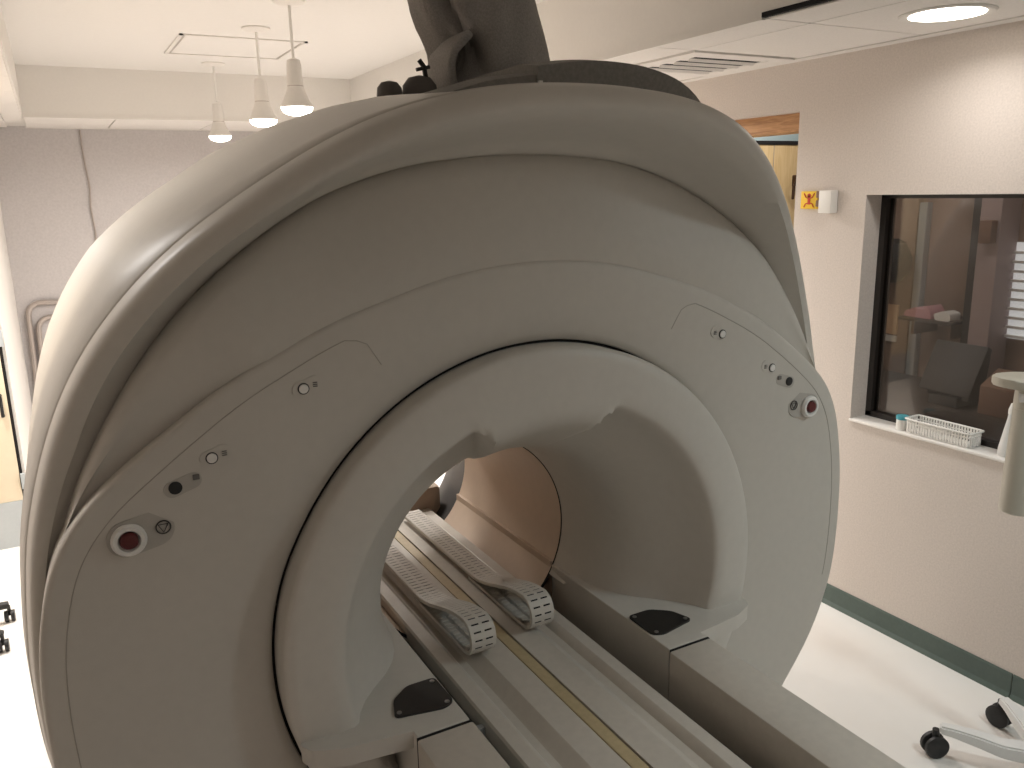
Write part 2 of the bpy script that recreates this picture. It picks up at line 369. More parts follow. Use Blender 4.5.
k1 = np.interp(np.degrees(TH), [0, 18, 40], [0, .05, .45]); k2 = np.interp(np.degrees(TH), [0, 18, 40], [.35, .75, .9])
# front face plate
loft('front_face', [(RG, .14), (RG, Fd+.018), (RG+.003, Fd+.013), (RG+.02, Fd+.008), (.72, Fd+.002), (mix(.72, Fr, .5), Fd-.002), (np.maximum(Fr-.06, mix(.72, Fr, .6)), Fd-.001), (Fr-.014, Fd+.0), (Fr-.006, Fd+.002), (Fr-.0015, Fd+.007), (Fr, Fd+.014), (Fr-.004, Fd+.12)], 'shell', S, 60)
# middle cowl
stepF = np.minimum(stepF, np.maximum(.004, L2d-Fd-.004))
loft('middle_cowl', [(Fr-.05, Fd+stepF+.02), (Fr-.006, Fd+stepF), (mix(Fr, L2r, .3), mix(Fd+stepF, L2d, .3)), (mix(Fr, L2r, .6), mix(Fd+stepF, L2d, .62)-.006), (L2r-.050*w2, L2d-.012), (L2r-.030*w2, L2d-.009), (L2r-.015*w2, L2d-.001), (L2r-.006*w2, L2d+.010), (L2r-.001, L2d+.026), (L2r, L2d+.045), (L2r-.002, L2d+.14)], 'shell', S, 60)
# outer cowl, leaning forward at its top
loft('outer_cowl', [(L2r-.06, L2d+step2+.02), (L2r-.006, L2d+step2), (mix(L2r, L3r, .2), mix(L2d+step2, L3d-.026, .38)), (mix(L2r, L3r, .4), mix(L2d+step2, L3d-.026, .72)), (L3r-.046*w3, mix(L2d+step2, L3d-.026, .97)), (L3r-.034*w3, L3d-.025), (L3r-.020*w3, L3d-.022), (L3r-.008*w3, L3d-.012), (L3r-.002, L3d+.002), (L3r+.001, L3d+.019), (L3r+.004, L3d+.036), (L3r-.03, L3d+.040)], 'shell', S, 60)
# magnet body behind the seam
sw = np.interp(np.degrees(TH), [0, 8, 15, 30, 45, 55, 70, 100], [.028, .034, .046, .032, .044, .030, .015, .010])
def dmix(v, t): return mix(L3d, v, t)
loft('magnet_body', [(L3r-.03, L3d+.036), (L3r+.001, L3d+.042), (L3r+.007, L3d+.048), (L3r+.006+sw*k1, L3d+.11), (L3r+.004+sw*k2, dmix(.3, .6)+.04), (L3r+sw, .45), (L3r+sw, .8), (L3r+sw*.8, 1.2), (L3r+.0, 1.48), (L3r-.06, 1.56), (L3r-.16, 1.60), (.52, 1.60)], 'shell', S, 60)
loft('rear_flare', [(.52, 1.60), (.46, 1.56), (.40, 1.44), (.35, 1.30), (.325, 1.18), (.32, 1.15)], 'darkgrey', S, 60)
# ring around the bore: plain trumpet on top, scooped at both sides
NR = 361
def ring_loft():
    bm = bmesh.new(); loops = []
    deg = np.linspace(-180, 180, NR)[:-1]
    top = [(.650, .10), (.650, .0), (.647, -.010), (.640, -.016), (.62, -.020), (.56, -.024), (.525, -.024), (.50, -.022), (.47, -.010), (.445, .015), (.42, .055), (.395, .100), (.37, .150), (.35, .205), (.335, .28), (.325, .36), (.32, .45)]
    scp = [(.650, .10), (.650, .0), (.647, -.010), (.640, -.016), (.62, -.020), (.56, -.024), (.530, -.022), (.517, -.012), (.505, .020), (.480, .060), (.445, .100), (.405, .140), (.372, .185), (.35, .235), (.335, .30), (.325, .37), (.32, .45)]
    for (rt, dt), (rs, ds) in zip(top, scp):
        L = []
        for a in deg:
            A = abs(a); edge = 17.2+(max(.40, min(.53, rt))-.43)*52
            t = min(1, max(0, (A-edge)/2.2+.5)); t = t*t*(3-2*t)
            r = rt*(1-t)+rs*t; d = dt*(1-t)+ds*t
            th = math.radians(a); L.append(bm.verts.new((XC+r*math.sin(th), Y0+d, ISO+r*math.cos(th))))
        loops.append(L)
    for A, B in zip(loops, loops[1:]):
        n = len(A)
        for k in range(n): bm.faces.new((A[k], A[(k+1) % n], B[(k+1) % n], B[k]))
    kill = [f for f in bm.faces if f.calc_center_median().z < ISO-.17 and abs(f.calc_center_median().x-XC) < .40]
    bmesh.ops.delete(bm, geom=kill, context='FACES')
    return obj('bore_ring', bm, 'shell2', S, True, 50)
ring_loft()
loft('ring_gap', [(RG-.0005, Fd+.022), (.6505, Fd+.022), (.6505, .10)], 'gap', S)
bt = loft('bore_tube', [(.3195, .452), (.3195, 1.148)], 'bore', S)
loft('bore_seam', [(.326, .4495), (.318, .4505), (.318, .453), (.326, .454)], 'gap', S)
def half(pts, s): return [(XC+s*x, y) for x, y in (pts if s > 0 else pts[::-1])]
for s in (1, -1):
    # ledges beside the bed at the bore mouth
    bm = bmesh.new(); prism(bm, [(x, Y0+d) for x, d in half(rounded([(.38, -.112), (.40, -.100), (.55, -.082), (.615, -.055), (.632, -.02), (.60, .05), (.50, .14), (.38, .20)], .012, 3), s)], ISO-.182, ISO-.1402, 'XY')
    obj('ledge_wing', bm, 'shell2', S)
    bm = bmesh.new(); prism(bm, [(x, Y0+d) for x, d in half([(.28, -.122), (.405, -.122), (.405, .12), (.36, .30), (.32, .449), (.28, .449)], s)], ISO-.42, ISO-.140, 'XY', .0025)
    lg = obj('ledge', bm, 'shell2', S)
    box('ledge_joint', 'gap', tuple(sorted((XC+s*.282, XC+s*.407)))+(Y0-.130, Y0-.123, ISO-.40, ISO-.1425), S)
    # black connector plate with screws
    pl = rounded([(.245, -.055), (.245+.14, -.075), (.43, -.02), (.375, .055), (.30, .068)], .012, 4)
    pl = rounded([(.286, .060), (.284, -.048), (.312, -.062), (.425, -.040), (.405, .022), (.358, .060)], .014, 4)
    bm = bmesh.new(); prism(bm, [(x, Y0+d) for x, d in half(pl, s)], ISO-.141, ISO-.135, 'XY')
    cp = obj('connector_plate', bm, 'black', S)
    for x, d in ((.298, .046), (.300, -.046), (.410, -.030)):
        bm = bmesh.new(); lathe(bm, [(.006, 0), (.006, .002), (.003, .003)], (XC+s*x, Y0+d, ISO-.1355), n=10); obj('screw', bm, 'screw', cp, True)
    # bridge wall in the bore
    box('bore_bridge', 'bore', tuple(sorted((XC+s*.28, XC+s*.30)))+(Y0+.455, Y0+1.15, ISO-.27, ISO-.132), S)
box('rear_tray', 'bore', (XC-.27, XC+.27, Y0+1.27, Y0+2.1, ISO-.30, ISO-.13), S, .02)
box('bore_floor', 'bore', (XC-.285, XC+.285, Y0+.455, Y0+1.15, ISO-.275, ISO-.264), S)

# control panels at both sides of the face
def Fat(th): return float(np.interp(th, TH, Fr)), float(np.interp(th, TH, Fd))
def panel(s):
    outer = []; inner = []
    a0, a1 = math.radians(31), math.radians(104)
    for k in range(61):
        a = a0+(a1-a0)*k/60; r, d = Fat(a)
        outer.append((r-.045, a)); 
    for k in range(41):
        a = a0+.02+(a1-.12-a0)*k/40; inner.append((.775, a))
    pts = [(r*math.sin(a), r*math.cos(a)) for r, a in outer] + [(r*math.sin(a), r*math.cos(a)) for r, a in inner[::-1]]
    return pts
def facedepth(x, z):   # depth of the face plate surface
    r = math.hypot(x, z); th = math.atan2(abs(x), z); fr, fd = Fat(th)
    xs_ = [RG+.02, .72, (.72+fr)/2, max(fr-.06, .72+.6*(fr-.72)), fr-.014]; ds_ = [fd+.008, fd+.002, fd-.002, fd-.001, fd]
    return float(np.interp(r, xs_, ds_))
for s in (1, -1):
    P = panel(s); P = rounded(P, .02, 2)
    bm = bmesh.new(); n = len(P)
    # thin proud strip following the outline: a shallow seam line
    A = []; 
    c = np.mean(np.array(P), axis=0)
    bm2 = bmesh.new()
    a0, a1 = math.radians(31), math.radians(100); pp_ = [((Fat(a0+.05)[0]-.14), a0-.005), (Fat(a0)[0]-.075, a0-.004)]
    pp_ += [(Fat(a0+(a1-a0)*k/50)[0]-.045-(.012 if k == 0 else 0), a0+.012+(a1-a0)*k/50) for k in range(51)]
    outl = [(XC+s*r*math.sin(a), Y0+facedepth(r*math.sin(a), r*math.cos(a))-.0002, ISO+r*math.cos(a)) for r, a in pp_]
    tube(bm2, outl, .0011, 6)
    obj('panel_seam', bm2, 'seam', S, True)
    bm.free()
    def disc(name, x, z, prof, m, par=S, n=28):
        b = bmesh.new(); lathe(b, [(r, -h) for r, h in prof], (XC+s*x, Y0+facedepth(x, z), ISO+z), 'Y', n); return obj(name, b, m, par, True)
    # emergency stop in its oval plate
    ex, ez = .902, .372
    def oval(cx, cz, L, W, ang):
        out = []
        for k in range(40):
            a = 2*PI*k/40; u = (L if math.cos(a) > 0 else -L)*.5+W*math.cos(a); v_ = W*math.sin(a)
            out.append((cx+u*math.cos(ang)-v_*math.sin(ang), cz+u*math.sin(ang)+v_*math.cos(ang)))
        return out
    def plate(name, pts, m, h, par=S):
        b = bmesh.new(); d0 = facedepth(*np.mean(np.array(pts), axis=0)); prism(b, half(pts, s), Y0+d0-h, Y0+d0+.01, 'XZ')
        for vv in b.verts: vv.co.z += ISO
        return obj(name, b, m, par, True, 30)
    ep = plate('stop_plate', oval(ex-.022, ez+.006, .050, .036, math.radians(-12)), 'plate', .003)
    ring_ = disc('stop_collar', ex, ez, [(.031, -.004), (.032, .010), (.028, .016), (.021, .016), (.018, .010), (.016, .006)], 'plas', ep)
    disc('stop_button', ex, ez, [(.0165, .0), (.0165, .015), (.014, .019), (.005, .020)], 'estop', ep)
    b = bmesh.new(); cx, cz = XC+s*(ex-.062), ISO+ez+.012; yy = Y0+facedepth(ex-.06, ez)-.004
    tube(b, [(cx+.013*math.cos(k*PI/10), yy, cz+.013*math.sin(k*PI/10)) for k in range(20)], .0013, 5, closed=True)
    tube(b, [(cx-.009, yy, cz+.006), (cx+.009, yy, cz+.006), (cx, yy, cz-.010)], .0012, 5, closed=True); obj('stop_symbol', b, 'darkgrey', ep)
    # black socket and two push buttons
    bp = plate('socket_plate', oval(.797, .462, .040, .016, math.radians(-18)), 'plate', .0015)
    disc('socket', .811, .459, [(.0125, -.003), (.0125, .004), (.010, .005)], 'black', bp)
    b = bmesh.new(); bx(b, -.006, .006, 0, .003, -.005, .005)
    for vv in b.verts: vv.co += Vector((XC+s*.772, Y0+facedepth(.772, .474)-.004, ISO+.474))
    obj('socket_symbol', b, 'print', bp)
    for (x, z) in ((.740, .507), (.553, .620)):
        bb = plate('button_plate', oval(x-.008, z+.003, .030, .016, math.radians(-18)), 'shell', .0015)
        disc('button_ring', x, z, [(.0118, -.003), (.0118, .0035), (.0102, .0038)], 'darkgrey', bb)
        disc('push_button', x, z, [(.0096, 0), (.0096, .005), (.008, .0062)], 'plas', bb)
        for q in (-.004, .0, .004):
            b = bmesh.new(); bx(b, -.0045, .0045, 0, .002, -.0008, .0008)
            for vv in b.verts: vv.co += Vector((XC+s*(x-.024), Y0+facedepth(x-.02, z)-.0035, ISO+z+.006+q))
            obj('button_print', b, 'print', bb)

# dark grey covers on top of the scanner
rimz = lambda x: float(np.interp(abs(x), (L3r*np.sin(TH))[:60], (L3r*np.cos(TH))[:60]))
def topband(name, pts, d0, d1, m, drop=.16):
    """pts: (x, z) crown line, extruded back from d0 to d1"""
    b = bmesh.new(); n = len(pts); fr = []
    nn = 5
    rows = []
    for j in range(nn+1):
        t = j/nn; d = d0+(d1-d0)*t
        rows.append([b.verts.new((XC+x, Y0+d, ISO+z-.012*(1-min(1, t*5)))) for x, z in pts])
    for A, B in zip(rows, rows[1:]):
        for k in range(n-1): b.faces.new((A[k], A[k+1], B[k+1], B[k]))
    lo0 = [b.verts.new((XC+x, Y0+d0, ISO+min(z-.01, rimz(x)-.02))) for x, z in pts]
    lo1 = [b.verts.new((XC+x, Y0+d1, ISO+min(z-.01, rimz(x)-.02))) for x, z in pts]
    for k in range(n-1):
        b.faces.new((lo0[k], lo0[k+1], rows[0][k+1], rows[0][k])); b.faces.new((rows[-1][k], rows[-1][k+1], lo1[k+1], lo1[k])); b.faces.new((lo0[k], lo1[k], lo1[k+1], lo0[k+1]))
    for k in (0, n-1):
        b.faces.new([r[k] for r in rows]+[lo1[k], lo0[k]])
    return obj(name, b, m, S, True, 40)
def spl(pts, n=24):
    P = np.array(pts, float); t = np.linspace(0, 1, n); xs_ = P[0, 0]+(P[-1, 0]-P[0, 0])*t
    zz = np.interp(xs_, P[:, 0], P[:, 1]); k = np.array([1, 2, 3, 2, 1.])/9
    z2 = np.convolve(np.pad(zz, 2, mode='edge'), k, 'valid'); z2[0], z2[-1] = zz[0], zz[-1]
    return list(zip(xs_, z2))
topband('top_band', spl([(-.37, 1.150), (-.28, 1.185), (-.22, 1.205), (-.13, 1.232), (0, 1.25), (.05, 1.25)]), .0, .35, 'cap')
topband('top_cover', spl([(-.015, 1.265), (.05, 1.275), (.15, 1.284), (.26, 1.278), (.33, 1.262), (.37, 1.250), (.41, 1.226), (.44, 1.20), (.48, 1.14)]), -.01, .35, 'cap')
box('cover_clip', 'plas', (XC-.018, XC-.010, Y0-.02, Y0-.012, ISO+1.214, ISO+1.222), S)

# fabric sleeve around the vent pipe
b = bmesh.new(); loops = []
n = 72; cy = Y0+.55
for j in range(34):
    t = j/33; z = 1.226+t*(1.876-1.226)
    cx = .168-.24*max(0, t-.08)*.675; R = .178-.012*math.sin(t*PI)
    L = []
    for k in range(n):
        a = 2*PI*k/n
        left = math.exp(-((math.atan2(math.sin(a-PI-.25), math.cos(a-PI-.25)))/.5)**2)
        fold = (.010*math.sin(5*a+6*t)*math.sin(3+9*t)+.006*math.sin(11*a-14*t))*(.25+.75*(.5-.5*math.cos(a)))
        pinch = -.07*left*math.exp(-((t-.20)/.09)**2)+.16*left*max(0, t-.27)
        crease = -.040*math.exp(-((math.atan2(math.sin(a-4.25+1.3*t), math.cos(a-4.25+1.3*t)))/.10)**2)*min(1, 4*abs(t-.02))
        r = R+fold+pinch+crease
        L.append(b.verts.new((XC+cx+r*math.cos(a), cy+r*math.sin(a), ISO+z)))
    loops.append(L)
for A, B in zip(loops, loops[1:]):
    for k in range(n): b.faces.new((A[k], A[(k+1) % n], B[(k+1) % n], B[k]))
slv = tag(obj('fabric_sleeve', b, 'fabric', None, True, 60), 'dark grey fabric sleeve wrapped around the vent pipe rising from the scanner top', 'sleeve')
b = bmesh.new(); rb = []
for (x, z, y0_, y1_) in ((.030, 1.398, -.15, -.04), (.006, 1.380, -.16, -.02), (-.020, 1.350, -.15, .0), (-.032, 1.315, -.15, .0), (-.030, 1.275, -.15, .0), (-.018, 1.232, -.15, .0)):
    rb.append([b.verts.new((XC+x, cy+y0_, ISO+z)), b.verts.new((XC+x, cy+y1_, ISO+z))])
for A, B in zip(rb, rb[1:]): b.faces.new((A[0], A[1], B[1], B[0]))
hem = obj('folded_hem', b, 'fabric', slv, True); so_ = hem.modifiers.new('thick', 'SOLIDIFY'); so_.thickness = .022; so_.offset = -1
sb_ = hem.modifiers.new('round', 'BEVEL'); sb_.width = .008; sb_.segments = 2
# small knobs and ties on the crown
ft = thing('service_fittings', (XC-.2, Y0+.4, ISO+1.22), 'small dark knob and tied cable ends on the scanner crown beside the sleeve', 'fittings')
b = bmesh.new(); lathe(b, [(.004, .034), (.020, .030), (.030, .018), (.032, .0), (.031, -.012)], (XC-.185, Y0+.42, ISO+1.232), n=20); obj('knob', b, 'knob', ft, True)
b = bmesh.new(); lathe(b, [(.004, .044), (.028, .038), (.042, .02), (.045, -.012)], (XC-.105, Y0+.42, ISO+1.238), n=20); obj('dome', b, 'knob', ft, True)
b = bmesh.new(); tube(b, [(XC-.135, Y0+.42, ISO+1.225), (XC-.132, Y0+.42, ISO+1.24), (XC-.118, Y0+.42, ISO+1.262)], .005, 6); tube(b, [(XC-.145, Y0+.42, ISO+1.245), (XC-.105, Y0+.42, ISO+1.235)], .005, 6); obj('cable_tie', b, 'black', ft, True)
b = bmesh.new(); tube(b, [(XC-.095, Y0+.40, ISO+1.27), (XC-.10, Y0+.40, ISO+1.30), (XC-.112, Y0+.40, ISO+1.315)], .006, 6); tube(b, [(XC-.12, Y0+.40, ISO+1.292), (XC-.085, Y0+.40, ISO+1.30)], .005, 6); obj('cable_tie', b, 'black', ft, True)

# ================================================================== PATIENT TABLE
T = thing('patient_table', (XC, Y0-1.2, 0), 'beige patient table with long channelled bed running into the scanner bore', 'patient table')
TE = -2.45    # far end of the table towards the viewer, relative to the ring
for s in (1, -1):
    b = bmesh.new(); prism(b, half([(.275, ISO-.142), (.409, ISO-.142), (.409, ISO-.40), (.36, ISO-.52), (.275, ISO-.52)], s), Y0+TE, Y0-.128, 'XZ', .006); obj('side_cover', b, 'bed', T, True, 40)
box('cover_base', 'bed', (XC-.30, XC+.30, Y0+TE+.02, Y0-.14, ISO-.60, ISO-.34), T, .01)
box('pedestal', 'bed', (XC-.26, XC+.26, Y0-1.9, Y0-.5, 0, ISO-.60), T, .02)
prof = [(.208, -.262), (.208, -.214), (.204, -.207), (.170, -.207), (.164, -.210), (.150, -.226), (.128, -.228), (.120, -.224), (.098, -.205), (.092, -.202), (.0205, -.202), (.0205, -.222), (0, -.222)]
pr = [(XC+x, ISO+z) for x, z in prof[:-1]]+[(XC-x, ISO+z) for x, z in prof[:-1][::-1]]
BE = 1.25
b = bmesh.new(); prism(b, pr, Y0+TE+.02, Y0+BE, 'XZ'); obj('bed_top', b, 'bed', T, True, 25)
box('centre_strip', 'strip', (XC-.0165, XC+.0165, Y0+TE+.02, Y0+BE, ISO-.222, ISO-.2035), T, .0015, 1)
box('strip_groove', 'gap', (XC-.0202, XC+.0202, Y0+TE+.02, Y0+BE, ISO-.2215, ISO-.218), T)
box('rail', 'darkgrey', (XC-.272, XC-.21, Y0+TE+.02, Y0+.44, ISO-.265, ISO-.255), T)
box('rail', 'darkgrey', (XC+.21, XC+.272, Y0+TE+.02, Y0+.44, ISO-.33, ISO-.32), T)
box('rail_joint', 'steel', (XC-.272, XC-.208, Y0-.05, Y0-.035, ISO-.255, ISO-.232), T)

# cable chains lying on the bed
def make_link():
    b = bmesh.new(); W = .036
    bx(b, -W, W, -.0088, .0088, -.006, .004, .0012, 1)
    for x in (-.031, 0, .031): bx(b, x-.005, x+.005, -.0112, .0112, -.006, .0032)
    me = bpy.data.meshes.new('link'); bmesh.ops.recalc_face_normals(b, faces=b.faces[:]); b.to_mesh(me); b.free(); me.materials.append(M['chain']); return me
LINK = make_link()
def chain(xc_, dtip, label):
    t = thing('cable_chain', (XC+xc_, Y0+dtip, ISO-.203), label, 'cable chain', 'cable chains on the bed')
    zt = -.194; R = .045; cz = -.147; cyy = dtip+R
    path = []
    for k in range(60): path.append((1.18-(1.18-cyy-.02)*k/59, zt+.0))          # lower run, far to near
    for k in range(25):
        a = -PI/2-PI*k/24; path.append((cyy+R*math.cos(a), cz+R*math.sin(a)*1.02))
    x1, z1 = cyy, cz+R
    for k in range(1, 90):
        u = k/89; d = cyy+(1.18-cyy)*u; e = min(1, (d-cyy)/.34); e = e*e*(3-2*e); path.append((d, z1*(1-e)+(-.178)*e))
    P = np.array(path); seg = np.hypot(*np.diff(P, axis=0).T); L = np.concatenate([[0], np.cumsum(seg)])
    n = int(L[-1]/.0205); ss = np.linspace(0, L[-1], n+1)
    D = np.interp(ss, L, P[:, 0]); Z = np.interp(ss, L, P[:, 1])
    start = int(np.searchsorted(ss, L[59]-.35))
    for i in range(start, n):
        dy, dz = D[i+1]-D[i], Z[i+1]-Z[i]; ang = math.atan2(dz, dy)
        o = bpy.data.objects.new('link', LINK); COL.objects.link(o); o.parent = t; o.matrix_parent_inverse = t.matrix_world.inverted()
        o.location = (XC+xc_, Y0+(D[i]+D[i+1])/2, ISO+(Z[i]+Z[i+1])/2); o.rotation_euler = (ang, 0, 0)
    b = bmesh.new(); W = .0335; vs = []
    for i in range(start, n):
        vs.append((b.verts.new((XC+xc_-W, Y0+D[i], ISO+Z[i])), b.verts.new((XC+xc_+W, Y0+D[i], ISO+Z[i]))))
    for A, B in zip(vs, vs[1:]): b.faces.new((A[0], A[1], B[1], B[0]))
    c = obj('inner_core', b, 'gap', t); sol = c.modifiers.new('thick', 'SOLIDIFY'); sol.thickness = .006; sol.offset = 0
chain(-.100, .165, 'beige perforated cable chain on the bed, curled end nearest the scanner mouth')
chain(.100, .200, 'beige perforated cable chain on the bed beside the scanner wall facing the window')

# ================================================================== RIGHT WALL FITTINGS
# window
GX = RX1+.10
wn = struct(box('window_1', 'glass', (GX+.02, GX+.026, WY0, WY1, WZ0, WZ1)), 'dark tinted observation window pane')
bm = bmesh.new(); fw = .028
for d in ((WY1-fw, WY1, WZ0, WZ1), (WY0, WY0+fw, WZ0, WZ1), (WY0, WY1, WZ0, WZ0+fw), (WY0, WY1, WZ1-fw*.6, WZ1)): bx(bm, GX, GX+.05, d[0], d[1], d[2], d[3])
obj('window_frame', bm, 'frame', wn)
box('window_sill', 'white', (RX1-.012, GX+.0, WY0, WY1+.0, WZ0-.006, WZ0+.006), wn, .003)
# basket of thin plastic ribs
zb = WZ0+.006
bk = thing('plastic_basket', (RX1+.05, 2.04, zb), 'white slotted plastic basket on the window sill', 'basket')
def rim(z, x0, x1, y0, y1, r): return [(x, y, z) for x, y in rounded([(x0, y0), (x1, y0), (x1, y1), (x0, y1)], .016, 3)]
bx0, bx1, by0, by1 = RX1+.004, RX1+.090, 1.915, 2.205
b = bmesh.new(); tube(b, rim(zb+.062, bx0-.004, bx1+.004, by0-.004, by1+.004, 0), .004, 8, closed=True); obj('rim', b, 'plas', bk, True)
b = bmesh.new(); prism(b, rounded([(bx0+.006, by0+.006), (bx1-.006, by0+.006), (bx1-.006, by1-.006), (bx0+.006, by1-.006)], .014, 3), zb, zb+.008, 'XY'); obj('base', b, 'plas', bk)
for z, e in ((zb+.045, .001), (zb+.018, .004)):
    b = bmesh.new(); tube(b, rim(z, bx0+e, bx1-e, by0+e, by1-e, 0), .003, 6, closed=True); obj('band', b, 'plas', bk, True)
ribm = bmesh.new(); bx(ribm, -.0022, .0022, -.0035, .0035, 0, .060); ribme = bpy.data.meshes.new('rib'); ribm.to_mesh(ribme); ribm.free(); ribme.materials.append(M['plas'])
def rib(x, y, rz):
    o = bpy.data.objects.new('rib', ribme); COL.objects.link(o); o.parent = bk; o.matrix_parent_inverse = bk.matrix_world.inverted(); o.location = (x, y, zb+.003); o.rotation_euler = (0, 0, rz)
for k in range(22):
    y = by0+.012+(by1-by0-.024)*k/21; rib(bx0+.002, y, 0); rib(bx1-.002, y, 0)
for k in range(5):
    x = bx0+.014+(bx1-bx0-.028)*k/4; rib(x, by0+.002, PI/2); rib(x, by1-.002, PI/2)
# small jar with teal lid
jr = thing('small_jar', (RX1+.032, 2.240, zb), 'small white jar with a teal lid beside the basket', 'jar')
b = bmesh.new(); lathe(b, [(.021, 0), (.024, .003), (.024, .046), (.021, .048)], (RX1+.032, 2.240, zb), n=24); obj('jar_body', b, 'plas', jr, True)
b = bmesh.new(); lathe(b, [(.0255, .046), (.026, .048), (.026, .060), (.024, .062)], (RX1+.032, 2.240, zb), n=24); obj('lid', b, 'teal', jr, True)
# squeeze bottle
sb = thing('squeeze_bottle', (RX1+.05, 1.79, zb), 'pale tapered squeeze bottle on the sill behind the beige column', 'bottle')
b = bmesh.new(); lathe(b, [(.030, 0), (.033, .006), (.033, .03), (.012, .15), (.010, .17)], (RX1+.05, 1.79, zb), n=20); obj('bottle_body', b, 'greyp', sb, True)
b = bmesh.new(); lathe(b, [(.012, .168), (.012, .185), (.005, .21)], (RX1+.05, 1.79, zb), n=16); obj('nozzle', b, 'plas', sb, True)
# warning sign and switch box
sg = thing('warning_sign', (RX1, 2.77, 1.93), 'small yellow warning sign with red figure on the wall beside the doorway', 'sign')
box('sign_plate', 'yellow', (RX1-.012, RX1, 2.735, 2.835, 1.885, 1.965), sg, .003)
b = bmesh.new()
lathe(b, [(.010, 0), (.010, .002)], (RX1-.0145, 2.785, 1.945), 'X', 12)
bx(b, RX1-.0145, RX1-.012, 2.778, 2.792, 1.905, 1.945)
for sy in (-1, 1):
    tube(b, [(RX1-.013, 2.785, 1.93), (RX1-.013, 2.785+sy*.020, 1.938), (RX1-.013, 2.785+sy*.030, 1.955)], .0028, 5)
    tube(b, [(RX1-.013, 2.785, 1.912), (RX1-.013, 2.785+sy*.020, 1.908), (RX1-.013, 2.785+sy*.028, 1.893)], .0028, 5)
obj('sign_print', b, 'red', sg)
sw_ = thing('wall_switch_box', (RX1, 2.68, 1.93), 'white switch box with two dark connectors beside the warning sign', 'switch box')
box('housing', 'plas', (RX1-.045, RX1, 2.632, 2.702, 1.868, 1.968), sw_, .004)
for z in (1.895, 1.935): box('connector', 'brown', (RX1-.03, RX1-.002, 2.704, 2.732, z, z+.03), sw_, .004)

# doorway: oak casing, passage, maple door ajar
dw = struct(box('trim_1', 'oak', (RX1+.06, XT-.0, DY0, DY1, DZ1-.085, DZ1-.001)), 'oak door head casing')
box('casing_leg', 'oak', (RX1+.06, XT, DY1-.06, DY1-.001, 0, DZ1-.085), dw)
pw = struct(box('wall_passage', 'blue', (XT, 5.35, 4.30, 4.40, 0, 2.9)), 'pale blue passage wall')
struct(box('ceiling_passage', 'ceil', (XT, 6.6, -.3, 4.40, 2.85, 2.95)))
d2 = struct(box('door_2', 'maple', (3.42, 4.72, 4.262, 4.299, .01, 2.262), bev=.003), 'pale maple door at the end of the passage')
box('door_head_gap', 'black', (3.38, 4.76, 4.255, 4.299, 2.262, 2.287), d2)
box('door_seam', 'conduit', (4.36, 4.364, 4.259, 4.264, .01, 2.262), d2)
bm = bmesh.new(); bx(bm, 4.545, 4.62, 4.21, 4.262, 1.985, 2.06, .006); tube(bm, [(4.56, 4.225, 2.03), (4.50, 4.20, 1.99), (4.53, 4.23, 1.90)], .010, 8); obj('door_closer', bm, 'brass', d2, True)

# ================================================================== CONTROL ROOM BEHIND THE GLASS
struct(box('wall_control', 'ctrl', (5.25, 5.35, -.3, 4.30, 0, 2.9)), 'brown control room wall')
struct(box('wall_control_end', 'ctrl', (XT, 6.6, -.3, -.2, 0, 2.9)))
tag(box('metal_post', 'steel', (5.19, 5.249, 3.665, 3.725, .45, 1.86), bev=.006), 'pale grey metal post against the control room wall', 'post')
pd = thing('pull_handle_panel', (5.24, 3.93, 1.2), 'brown panel with a white curved pull handle in the control room', 'cabinet')
box('panel', 'ctrl', (5.20, 5.249, 3.74, 4.18, .1, 1.95), pd, .004)
b = bmesh.new(); tube(b, bend([(5.20, 4.0, 1.58), (5.15, 3.94, 1.57), (5.15, 3.89, 1.44), (5.15, 3.90, 1.32), (5.20, 4.0, 1.32)], .03), .012, 8); obj('pull_handle', b, 'plas', pd, True)
tag(box('manila_notice', 'manila', (5.185, 5.199, 3.82, 3.98, .94, 1.15)), 'orange manila notice fixed to the brown control room panel', 'notice')
tag(box('grey_folder', 'paper', (5.185, 5.199, 3.82, 3.98, .885, .93)), 'white paper strip below the manila notice', 'paper')
bag = bmesh.new(); lathe(bag, [(.02, .17), (.07, .14), (.11, .04), (.10, -.06), (.05, -.12), (.02, -.13)], (5.08, 3.80, 1.45), n=20); tag(obj('black_bag', bag, 'black', None, True), 'black rounded bag hanging beside the grey metal post', 'bag')
pil = struct(box('wall_pier', 'pinkp', (5.05, 5.249, 3.07, 3.20, 0, 2.9)), 'mauve wall pier in the control room')
struct(box('trim_2', 'darkgrey', (5.06, 5.249, 3.201, 3.255, 0, 2.9)), 'dark pier edge')
struct(box('window_2', 'bright', (5.235, 5.249, 2.45, 3.065, 1.02, 1.62)), 'bright far window with pale blinds')
for k in range(10): box('blind_slat', 'paper', (5.20, 5.23, 2.45, 3.06, 1.03+.058*k, 1.045+.058*k), bpy.data.objects['window_2'])
tag(box('wall_dispenser', 'brown', (4.98, 5.049, 3.08, 3.16, 1.62, 1.76), bev=.01), 'brown dispenser box on the mauve pier', 'dispenser')
tag(box('wall_plate', 'pinkp', (5.235, 5.249, 3.27, 3.36, 1.62, 1.76), bev=.003), 'pale square plate on the control room wall', 'wall plate')
dk = thing('control_desk', (4.5, 3.2, 0), 'dark control room desk under the monitor', 'desk')
box('desktop', 'desk', (4.05, 5.0, 1.6, 4.1, .68, .72), dk, .004)
for y in (1.65, 2.9, 4.02): box('desk_panel', 'desk', (4.1, 4.95, y, y+.04, 0, .68), dk)
mn = thing('computer_monitor', (4.55, 2.95, .72), 'large black monitor seen from behind on the control desk', 'monitor')
b = bmesh.new(); prism(b, [(4.42, .80), (4.50, .79), (4.60, 1.06), (4.56, 1.08)], 2.76, 3.08, 'XZ', .006); obj('screen_housing', b, 'darkgrey', mn, True)
